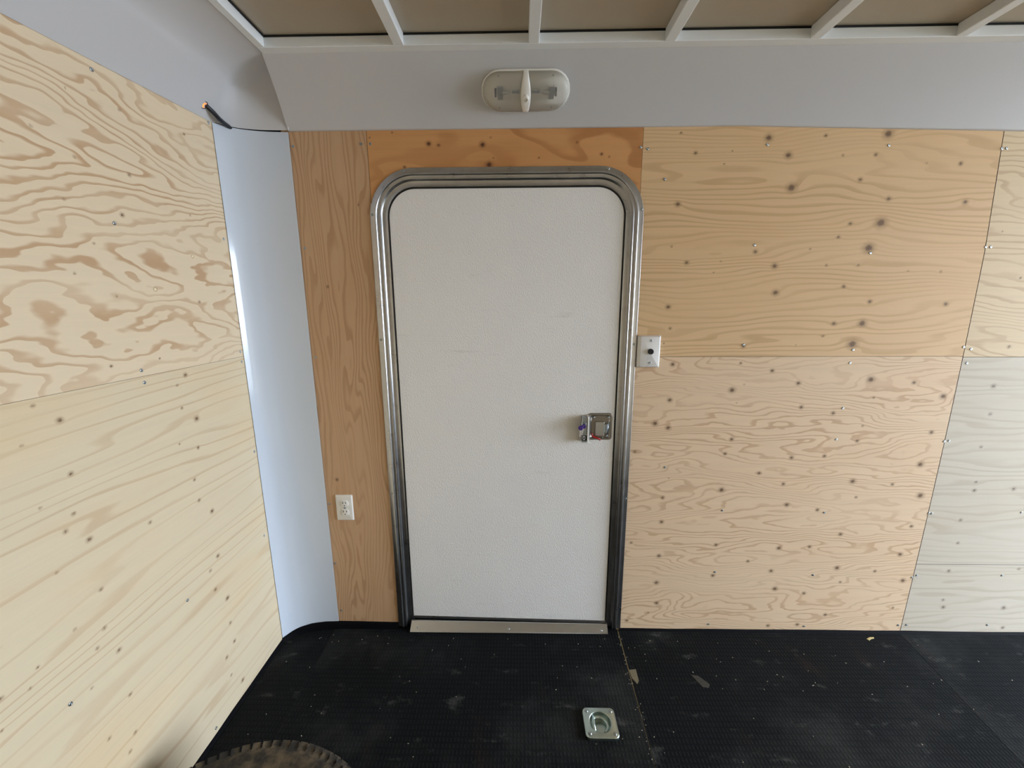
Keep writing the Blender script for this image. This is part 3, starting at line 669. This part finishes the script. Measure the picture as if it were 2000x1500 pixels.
for x, s in ((-.452, .03), (-.048, .5), (.358, .97)):
    o = bpy.data.objects.new('screw', SCR['Z']); link(o, thr, (x, -.0195, .0187-.010*s*.7))

# latch on the door ------------------------------------------------------------
latch = thing('latch', (.3175, .0075, .935), 'stainless flush latch with a square paddle', parent=door)
del latch['label']
def rrect(x0, x1, z0, z1, r, n=6):
    out = []
    for cx, cz, a0 in ((x1-r, z1-r, 0), (x0+r, z1-r, PI/2), (x0+r, z0+r, PI), (x1-r, z0+r, 1.5*PI)):
        for k in range(n+1):
            a = a0+PI/2*k/n; out.append((cx+r*math.cos(a), cz+r*math.sin(a)))
    return out
def plate_front(name, x0, x1, z0, z1, r, y0, y1, mat, parent, bev=.001, n=6):
    """rounded plate whose face looks to -y; y0 back, y1 front (more negative)"""
    A = rrect(x0, x1, z0, z1, r, n); B = rrect(x0+bev, x1-bev, z0+bev, z1-bev, max(r-bev, .0003), n)
    bm = bmesh.new()
    a_ = [bm.verts.new((x, y0, z)) for x, z in A]; b_ = [bm.verts.new((x, y1+bev, z)) for x, z in A]; c_ = [bm.verts.new((x, y1, z)) for x, z in B]
    bm.faces.new(a_); bm.faces.new(c_)
    for p_, q_ in ((a_, b_), (b_, c_)):
        for i in range(len(A)):
            j = (i+1) % len(A); bm.faces.new((p_[i], p_[j], q_[j], q_[i]))
    return from_bm(name, bm, mat, parent, autos=.5)
lx = lambda c: .271+(c-525)*.0001127
lz = lambda c: .989-(c-281)*.000113
# dished face plate: raised rim, sunken pan
A0 = rrect(lx(560), lx(1395), lz(1215), lz(238), .011); A1 = rrect(lx(575), lx(1380), lz(1200), lz(253), .010)
A2 = rrect(lx(640), lx(1320), lz(1150), lz(305), .008); A3 = rrect(lx(680), lx(1285), lz(1115), lz(345), .006)
bm = bmesh.new(); rg = []
for pts, y in ((A0, .0075), (A0, .0050), (A1, .0035), (A2, .0035), (A3, .0068)): rg.append([bm.verts.new((x, y, z)) for x, z in pts])
for a_, b_ in zip(rg[:-1], rg[1:]):
    for i in range(len(a_)):
        j = (i+1) % len(a_); bm.faces.new((a_[i], a_[j], b_[j], b_[i]))
bm.faces.new(rg[-1])
pan = from_bm('face_plate', bm, M['latch_steel'], latch, autos=.5)
pad = plate_front('paddle', lx(808), lx(1115), lz(1045), lz(535), .003, .0068, -.0050, M['steel_plate'], latch, .002)
plate_front('paddle_tab', lx(1100), lx(1225), lz(935), lz(610), .003, .0068, -.0075, M['zinc'], latch, .0025)
tube('hinge_pin', [(lx(1250), -.001, lz(560)), (lx(1250), -.001, lz(1000))], .0022, M['zinc'], latch, 8)
for cx, cz in ((745, 390), (1255, 380), (1225, 1060), (600, 1160)):
    o = bpy.data.objects.new('rivet', SCR['D']); link(o, latch, (lx(cx), .0030, lz(cz)))
v, f = tube_pts(smooth_path([(lx(690), .000, lz(965)), (lx(700), -.003, lz(1040)), (lx(790), -.004, lz(1100)), (lx(900), -.004, lz(1135)), (lx(990), -.002, lz(1200))], 5), .0036, 8)
mesh_np('release_lever', v, f, M['red'], latch, smooth=True)['label'] = 'red release lever'
# lock case at the left side of the latch
plate_front('lock_case', lx(300), lx(490), lz(1240), lz(330), .004, .0075, -.0200, M['zinc'], latch, .002)
case_b = plate_front('case_label', lx(305), lx(487), lz(1175), lz(985), .003, .0075, -.0208, M['plastic_black'], latch, .001)
case_b['label'] = 'black label on the lock case'
mk = plate_front('printed_mark', lx(345), lx(425), lz(1140), lz(1010), .001, -.0206, -.0211, M['plastic_white'], case_b, .0001, 2)
plate_front('printed_square', lx(360), lx(410), lz(1125), lz(1025), .001, -.0209, -.0213, M['plastic_black'], case_b, .0001, 2)
plate_front('case_edge', lx(492), lx(548), lz(1255), lz(300), .001, .0075, -.0225, M['plastic_white'], latch, .0008)['label'] = 'bright bent edge of the lock case'
v, f = loft([[(lx(548), -.0180, z), (lx(610), -.0040, z), (lx(640), .0036, z), (lx(548), .0036, z)] for z in (lz(1190), lz(290))], closed_ring=True, caps=True)
mesh_np('case_flank', v, f, M['steel_plate'], latch)
cyl = lathe_bm([(0, .010), (.0065, .010), (.0072, .009), (.0072, 0)], frame4((lx(395), -.020, lz(560)), (1, 0, 0), (0, 0, 1), (0, -1, 0)), 18)
from_bm('lock_cylinder', cyl, M['zinc'], latch, autos=.5)

# key ring: two purple-headed keys hanging from the lock
keys = thing('key_ring', (lx(330), -.030, lz(560)), 'two purple-headed keys hanging from the door latch', 'keys')
def ring_pts(c, r, xa, ya, n=20): return [tuple(Vector(c)+Vector(xa)*r*math.cos(2*PI*k/n)+Vector(ya)*r*math.sin(2*PI*k/n)) for k in range(n+1)]
v, f = tube_pts(ring_pts((lx(340), -.034, lz(520)), .0075, (1, 0, 0), (0, .25, 1)), .0007, 6)
mesh_np('split_ring', v, f, M['zinc'], keys, smooth=True)
for (cx, cz, tilt, yy) in ((232, 655, .10, -.040), (345, 610, .42, -.034)):
    c = Vector((lx(cx), yy, lz(cz)))
    ux = Vector((math.cos(tilt), 0, -math.sin(tilt)*.6)).normalized(); uz = Vector((math.sin(tilt)*.5, 0, 1)).normalized(); uy = uz.cross(ux)
    m4 = frame4(c, ux, uy, uz)
    hd = lathe_bm([(.0022, -.0011), (.0088, -.0011), (.0096, 0), (.0088, .0011), (.0022, .0011), (.0022, -.0011)], frame4(c, ux, uz, -uy), 8, cap=False)
    kh = from_bm('key_head', hd, M['purple'], keys, autos=.5)
    outl = [(-.0035, -.010), (.0035, -.010), (.0035, -.026), (.0022, -.0275), (.0035, -.029), (.0020, -.031), (.0034, -.033), (.0018, -.0355), (0, -.0375), (-.0028, -.036)]
    bm = bmesh.new()
    a_ = [bm.verts.new(m4 @ Vector((x, -.0008, z))) for x, z in outl]; b_ = [bm.verts.new(m4 @ Vector((x, .0008, z))) for x, z in outl]
    bm.faces.new(a_); bm.faces.new(b_)
    for i in range(len(outl)):
        j = (i+1) % len(outl); bm.faces.new((a_[i], a_[j], b_[j], b_[i]))
    from_bm('key_blade', bm, M['key_steel'], kh)

# ------------------------------------------------------------------ wall plates
sw = thing('wall_switch', (.491, 0, 1.240), 'stainless wall plate with a round black knob beside the door frame', 'switch')
Bp = [(.4475, .5350), (.4480, .5345), (.4600, .5285)]
bm = bmesh.new(); rg = []
for (x0, x1, z0, z1, r, y) in ((.4480, .5345, 1.1805, 1.3020, .002, 0), (.4480, .5345, 1.1805, 1.3020, .002, -.0090), (.4490, .5340, 1.1812, 1.3012, .003, -.0115), (.4575, .5290, 1.1850, 1.2975, .003, -.0190), (.4590, .5275, 1.1862, 1.2962, .003, -.0195)):
    rg.append([bm.verts.new((x, y, z)) for x, z in rrect(x0, x1, z0, z1, r, 4)])
for a_, b_ in zip(rg[:-1], rg[1:]):
    for i in range(len(a_)):
        j = (i+1) % len(a_); bm.faces.new((a_[i], a_[j], b_[j], b_[i]))
bm.faces.new(rg[-1]); bm.faces.new(rg[0])
swp = from_bm('cover_plate', bm, M['satin_plate'], sw, autos=.35)
kb = lathe_bm([(0, .0085), (.0085, .0085), (.0103, .0070), (.0108, 0)], frame4((.4960, -.0195, 1.2425), (1, 0, 0), (0, 0, 1), (0, -1, 0)), 24)
from_bm('knob', kb, M['plastic_black'], sw, autos=.5)['label'] = 'round black knob'
for z in (1.2840, 1.1990):
    o = bpy.data.objects.new('screw', SCR['D']); link(o, sw, (.4965, -.0196, z))

ol = thing('wall_outlet', (-.7355, 0, .5845), 'white double power outlet low on the wall left of the door', 'outlet')
bm = bmesh.new(); rg = []
for (i_, y) in ((0, 0), (0, -.0020), (.0035, -.0058), (.0050, -.0062)):
    rg.append([bm.verts.new((x, y, z)) for x, z in rrect(-.7710+i_, -.6995-i_, .5270+i_, .6420-i_, .003, 4)])
for a_, b_ in zip(rg[:-1], rg[1:]):
    for i in range(len(a_)):
        j = (i+1) % len(a_); bm.faces.new((a_[i], a_[j], b_[j], b_[i]))
bm.faces.new(rg[-1]); bm.faces.new(rg[0])
from_bm('cover_plate', bm, M['plastic_white'], ol, autos=.35)
for zc in (.6045, .5655):
    # receptacle: circle with flattened top and bottom, standing in a recessed ring
    pts = []
    for k in range(32):
        a = 2*PI*k/32; pts.append((.0172*math.cos(a), max(-.0142, min(.0142, .0172*math.sin(a)))))
    bm = bmesh.new()
    a_ = [bm.verts.new((-.7330+x, -.0060, zc+z)) for x, z in pts]; b_ = [bm.verts.new((-.7330+x, -.0080, zc+z)) for x, z in pts]; c_ = [bm.verts.new((-.7330+x*.93, -.0086, zc+z*.93)) for x, z in pts]
    bm.faces.new(a_); bm.faces.new(c_)
    for p_, q_ in ((a_, b_), (b_, c_)):
        for i in range(32):
            j = (i+1) % 32; bm.faces.new((p_[i], p_[j], q_[j], q_[i]))
    rc = from_bm('receptacle', bm, M['plastic_white'], ol, autos=.5)
    for dx, hh in ((-.0062, .0046), (.0062, .0038)):
        box('slot', -.7330+dx-.0013, -.7330+dx+.0013, -.0088, -.0070, zc+.0042-hh, zc+.0042+hh, M['black'], rc)
    h_ = lathe_bm([(0, .0002), (.0024, .0002), (.0024, -.001)], frame4((-.7330, -.0086, zc-.0080), (1, 0, 0), (0, 0, 1), (0, -1, 0)), 12)
    from_bm('ground_hole', h_, M['black'], rc)
o = bpy.data.objects.new('screw', SCR['D']); link(o, ol, (-.7330, -.0063, .5850))

# ------------------------------------------------------------------ dome light on the cove
LC = Vector((.0205, -.0905, 2.0945)); ty = Vector((0, -.766, .643)); tn = Vector((0, -.643, -.766))
L4 = frame4(LC, (1, 0, 0), ty, tn)
lamp = thing('dome_light', LC, 'unlit double dome light on the white cove above the door', 'light')
HW, HH = .1420, .0610
def pill(ins, n=12):
    r = HH-ins; out = []
    for cx, a0 in ((HW-HH, -PI/2), (-(HW-HH), PI/2)):
        for k in range(n+1):
            a = a0+PI*k/n; out.append((cx+r*math.cos(a), r*math.sin(a)))
    return out
def pill_body(name, steps, mat, keep=None, parent=lamp, smooth=True, close=True):
    bm = bmesh.new(); rg = [[bm.verts.new(L4 @ Vector((x, y, h))) for x, y in pill(i_)] for i_, h in steps]
    for a_, b_ in zip(rg[:-1], rg[1:]):
        for i in range(len(a_)):
            j = (i+1) % len(a_); bm.faces.new((a_[i], a_[j], b_[j], b_[i]))
    bm.faces.new(rg[-1])
    if close: bm.faces.new(rg[0])
    if keep is not None:
        geom = bm.verts[:]+bm.edges[:]+bm.faces[:]
        nrm = Vector((1, 0, 0))*keep
        bmesh.ops.bisect_plane(bm, geom=geom, plane_co=LC+Vector((keep*.006, 0, 0)), plane_no=-nrm, clear_outer=True)
    return from_bm(name, bm, mat, parent, autos=.7)
pill_body('base_plate', [(0, -.002), (0, .0035), (.003, .0050)], M['plastic_white'])
for s_ in (-1, 1):
    st_ = [(.0030, .0040), (.0035, .0100), (.0065, .0170), (.0120, .0225), (.0200, .0265), (.0320, .0290), (.0450, .0300)]
    pill_body('lens', st_, M['lens'], keep=s_, close=False)
    # socket and wedge bulb behind the lens
    bx = box_bm(.082*s_-.009, .082*s_+.009, -.020, .018, .0052, .0150, .0015)
    bmesh.ops.transform(bx, matrix=L4, verts=bx.verts); from_bm('bulb_socket', bx, M['steel_plate'], lamp)
    bx = box_bm(.097*s_-.0025, .097*s_+.0025, -.012, .012, .0052, .0130, .0005)
    bmesh.ops.transform(bx, matrix=L4, verts=bx.verts); from_bm('contact_clip', bx, M['plastic_black'], lamp)
    q = [L4 @ Vector((.080*s_-.006*s_*k, 0, .0105)) for k in range(6)]
    v, f = tube_pts(q, [.004, .0055, .006, .0055, .004, .001], 10); mesh_np('bulb', v, f, M['steel_plate'], lamp, smooth=True)
    bx = box_bm(.032*s_-.012, .032*s_+.012, -.004, .006, .0052, .0095, .001)
    bmesh.ops.transform(bx, matrix=L4, verts=bx.verts); from_bm('terminal', bx, M['zinc'], lamp)
LH = [(.0, .004), (.0030, .0040), (.0035, .0100), (.0065, .0170), (.0120, .0225), (.0200, .0265), (.0320, .0290), (.0450, .0300), (.07, .0300)]
bm = bmesh.new(); rows = []
for k in range(25):
    y = -.0605+.121*k/24; s_ = math.cos(PI/2*(k/12-1)); hw = .0070+.0110*max(0, s_)**.9
    hh = float(np.interp(.0610-abs(y), [q[0] for q in LH], [q[1] for q in LH]))+.0035
    rows.append([bm.verts.new(L4 @ Vector((hw*math.copysign(abs(math.cos(a))**.6, math.cos(a)), y, .004+(hh-.004)*max(0.0, math.sin(a))**.22))) for a in [PI*i/12 for i in range(13)]])
for a_, b_ in zip(rows[:-1], rows[1:]):
    for i in range(12): bm.faces.new((a_[i], a_[i+1], b_[i+1], b_[i]))
bm.faces.new(rows[0]); bm.faces.new(rows[-1])
from_bm('centre_band', bm, M['plastic_white'], lamp, autos=.9)
bt = lathe_bm([(.0062, .0070), (.0062, .0125), (.0078, .0125), (.0105, .0105), (.0112, .0080), (.0112, 0)], frame4(L4 @ Vector((0, -.006, .0310)), (1, 0, 0), ty, tn), 20, cap=False)
from_bm('button_ring', bt, M['plastic_white'], lamp, autos=.5)
bt = lathe_bm([(0, .0085), (.0050, .0080), (.0056, .0060), (.0056, .001)], frame4(L4 @ Vector((0, -.006, .0310)), (1, 0, 0), ty, tn), 16)
from_bm('push_button', bt, M['plastic_white'], lamp, autos=.6)
for x, y in ((-.085, .045), (-.085, -.047), (.085, .045), (.085, -.047)):
    sc2 = lathe_bm([(0, .0035), (.0020, .0032), (.0026, 0)], frame4(L4 @ Vector((x, y, .0050)), (1, 0, 0), ty, tn), 8)
    from_bm('fixing_screw', sc2, M['zinc'], lamp)

# ------------------------------------------------------------------ lit cable hole and cable in the corner
HC = Vector((-.9955, -.1440, 2.0435)); hn = Vector((.70, -.06, -.66)).normalized()
hx = Vector((0, 1, 0)); hx = (hx-hn*hx.dot(hn)).normalized(); hy = hn.cross(hx)
H4 = frame4(HC, hx, hy, hn)
hole = thing('cable_grommet', HC, 'dark cable hole glowing amber at the top of the corner', 'grommet')
bm = lathe_bm([(.0110, -.004), (.0112, .0008), (.0122, .0014), (.0132, .0006), (.0132, -.003)], H4, 24, cap=False)
from_bm('rubber_ring', bm, M['gasket'], hole, autos=.8)
bm = lathe_bm([(0, -.0015), (.0108, -.0015)], H4, 20); from_bm('hole_bottom', bm, M['black'], hole)
gl = [tuple(H4 @ Vector((.0030+.0058*math.cos(a), .0066*math.sin(a), .0012))) for a in [PI-1.7+3.4*k/14 for k in range(15)]]
v, f = tube_pts(gl, .0014, 8)
mesh_np('amber_bulb', v, f, M['amber'], hole, smooth=True)['label'] = 'glowing amber ring in the hole'
cp_ = smooth_path([(-1.006, -.1360, 2.056), (-.9950, -.1325, 2.0440), (-.9890, -.1130, 2.0335), (-.9880, -.0900, 2.0240), (-.9885, -.0560, 2.0190), (-.9820, -.0290, 2.0130), (-.9700, -.0090, 2.0050), (-.9600, -.0030, 1.9850)], 6)
cb = tube('power_cable', cp_, .0068, M['cable'], seg=12)
tag(cb, 'short black cable running from the amber-lit hole into the corner cover', 'cable')

# ------------------------------------------------------------------ recessed-ring tie-down on the floor
TD = Vector((.2770, -.4190, 0))
td = thing('tie_down_ring', TD, 'zinc tie-down plate with a folded ring on the black floor mat', 'tie-down')
T4 = Matrix.Translation(TD) @ Matrix.Rotation(math.radians(0), 4, 'Z')
outer = rrect(-.0560, .0560, -.0520, .0520, .015, 8)
_a = np.array([math.atan2(z, x) for x, z in outer]); _r = np.array([math.hypot(x, z) for x, z in outer])
ang = [-PI+2*PI*k/72 for k in range(72)]
rad_ = []
for a in ang:                               # radius of the rounded square along each direction
    best = 0
    for i in range(len(outer)):
        (x1, y1), (x2, y2) = outer[i], outer[(i+1) % len(outer)]
        den = math.cos(a)*(y2-y1)-math.sin(a)*(x2-x1)
        if abs(den) < 1e-9: continue
        t_ = (x1*(y2-y1)-y1*(x2-x1))/den; u_ = (x1*math.sin(a)-y1*math.cos(a))/den
        if t_ > 0 and -1e-6 <= u_ <= 1+1e-6: best = max(best, t_)
    rad_.append(best)
outer = [(r_*math.cos(a), r_*math.sin(a)) for r_, a in zip(rad_, ang)]
nO = len(outer)
bm = bmesh.new(); rg = []
def ringv(pts): return [bm.verts.new(T4 @ Vector(p)) for p in pts]
rg.append(ringv([(x, y, .0005) for x, y in outer]))
rg.append(ringv([(x, y, .0110) for x, y in outer]))
rg.append(ringv([(x*.975, y*.975, .0125) for x, y in outer]))
rg.append(ringv([(x*.86, y*.86, .0125) for x, y in outer]))
rg.append(ringv([(x*.82, y*.82, .0135) for x, y in outer]))
rg.append(ringv([(.0385*math.cos(a), .0385*math.sin(a), .0140) for a in ang]))
rg.append(ringv([(.0365*math.cos(a), .0365*math.sin(a), .0125) for a in ang]))
rg.append(ringv([(.0345*math.cos(a), .0345*math.sin(a), -.0120) for a in ang]))
rg.append(ringv([(.0200*math.cos(a)+.002, .0200*math.sin(a)-.002, -.0130) for a in ang]))
rg.append(ringv([(.0185*math.cos(a)+.002, .0185*math.sin(a)-.003, -.0110) for a in ang]))
for a_, b_ in zip(rg[:-1], rg[1:]):
    for i in range(nO):
        j = (i+1) % nO; bm.faces.new((a_[i], a_[j], b_[j], b_[i]))
bm.faces.new(rg[-1])
from_bm('base_plate', bm, M['galv'], td, autos=.5)
dr = [(-.0210, -.0230, .0040), (-.0215, 0, .0050), (-.0200, .0190, .0040), (-.0090, .0240, .0030), (.006, .0245, .0020), (.0190, .0165, .0010), (.0250, .0020, .0000), (.0215, -.0135, -.0010), (.0120, -.0225, -.0020)]
v, f = tube_pts([T4 @ p for p in smooth_path([Vector(p) for p in dr], 6)], .0046, 10)
mesh_np('ring', v, f, M['galv'], td, smooth=True)
v, f = tube_pts([T4 @ Vector((-.0235, -.0260, .0085)), T4 @ Vector((-.0235, .0260, .0085))], .0048, 10)
mesh_np('hinge_bar', v, f, M['galv'], td, smooth=True)
for x, y in ((-.042, .038), (.042, .038), (-.042, -.038), (.042, -.038)):
    bb = lathe_bm([(0, .0060), (.0045, .0052), (.0062, .0020), (.0066, 0)], T4 @ Matrix.Translation((x, y, .0120)), 12)
    from_bm('bolt', bb, M['zinc'], td, autos=.6)

# ------------------------------------------------------------------ tyre lying on the floor at the left
TC = Vector((-.657, -1.010, 0)); T4 = Matrix.Translation(TC)
tyre = thing('tyre', TC, 'dusty black tyre lying on the floor against the left wall', 'tyre')
prof_t = [(.205, .060), (.212, .040), (.250, .022), (.300, .010), (.332, .014), (.350, .028), (.3585, .060), (.3605, .125), (.3585, .185), (.352, .212), (.340, .228), (.322, .236), (.300, .237), (.275, .230), (.250, .220), (.222, .208), (.210, .200), (.203, .190), (.200, .170)]
from_bm('casing', lathe_bm(prof_t, T4, 96, cap=False), M['tyre'], tyre, autos=.9)
bm = bmesh.new()
for k in range(84):
    a = 2*PI*k/84
    for (r0, r1, z0, z1, da) in ((.3490, .3620, .1800, .2170, 0), (.3250, .3500, .2200, .2375, .004), (.3590, .3660, .125, .172, .037), (.3590, .3660, .062, .115, 0), (.3510, .3640, .020, .055, .037)):
        aa = a+da; w = .0095
        R_ = Matrix.Rotation(aa, 4, 'Z')
        box_bm(r0, r1, -w, w, z0, z1, 0, bm=bm, mat4=T4 @ R_ @ Matrix.Rotation(.25 if z0 > .1 else -.25, 4, 'X'))
lug = from_bm('tread_blocks', bm, M['tyre'], tyre); lug['kind'] = 'stuff'
for k in range(3):
    rb = [(.262+.012*k, .2245+.003*k-.001), (.264+.012*k, .2275+.003*k-.001), (.268+.012*k, .2285+.003*k-.001), (.270+.012*k, .2260+.003*k)]
    from_bm('sidewall_rib', lathe_bm(rb, T4, 96, cap=False), M['tyre'], tyre, autos=.9)
rimp = [(.201, .195), (.206, .203), (.201, .206), (.190, .196), (.184, .150), (.176, .140), (.150, .146), (.110, .150), (.080, .132), (.055, .130), (.054, .100), (.0, .100)]
from_bm('wheel_rim', lathe_bm(rimp, T4, 64, cap=False), simple('dark_painted_rim', (.03, .03, .032, 1), .4), tyre, autos=.6)

# ------------------------------------------------------------------ small scraps on the mats
def scrap(pts, z, mat, lab, cat='scrap', name='tape_scrap'):
    bm = bmesh.new(); th = .0006
    lo = [bm.verts.new((x, y, z)) for x, y in pts]; hi = [bm.verts.new((x, y, z+th+.0006*((i*7) % 3))) for i, (x, y) in enumerate(pts)]
    bm.faces.new(hi); bm.faces.new(lo[::-1])
    for i in range(len(pts)):
        j = (i+1) % len(pts); bm.faces.new((lo[i], lo[j], hi[j], hi[i]))
    return tag(from_bm(name, bm, mat), lab, cat)
scrap([(.4325, -.203), (.4600, -.200), (.4570, -.250), (.4480, -.264), (.4340, -.240)], .0002, M['tape'], 'tan tape scrap on the mat joint in front of the door')
M['tape2'] = simple('worn_grey_tape', srgb(54, 53, 47), .75, var=.25, vscale=90)
scrap([(.668, -.222), (.694, -.226), (.722, -.262), (.712, -.276), (.690, -.272)], .0002, M['tape2'], 'faint grey tape scrap on the mat right of the joint')
scrap([(1.493, -.038), (1.512, -.030), (1.530, -.030), (1.527, -.036), (1.510, -.040), (1.497, -.048)], .0002, simple('yellow_wood_chip', srgb(206, 190, 130), .7), 'pale yellow wood sliver at the foot of the right plywood', 'wood chip', 'wood_sliver')
rj = random.Random(11); bm = bmesh.new()
for k in range(150):
    if k < 110: x, y = rj.uniform(-.95, 1.9), -abs(rj.gauss(0, .28))-.03
    else:
        y = -rj.uniform(.03, .62); x = .433-.012*(-y)+rj.gauss(0, .010)
    if (Vector((x, y, 0))-TC).length < .40 or y < -.7 or (abs(x-.277) < .065 and abs(y+.419) < .06): continue
    L_, w_ = rj.uniform(.0007, .0022), rj.uniform(.0005, .0012)
    box_bm(-L_, L_, -w_, w_, 0, .0008, bm=bm, mat4=Matrix.Translation((x, y, .0001)) @ Matrix.Rotation(rj.uniform(0, PI), 4, 'Z'))
tag(from_bm('sawdust_crumbs', bm, M['crumb']), 'pale sawdust crumbs scattered over the black mats', 'sawdust', kind='stuff')

# ground outside the open rear
gm = simple('gravel_ground', srgb(150, 144, 134), .9, var=.2, vscale=3)
tag(box('ground', XO-8, XO+14, -12, 10, -.52, -.50, gm), 'pale gravel ground outside the trailer', kind='structure')
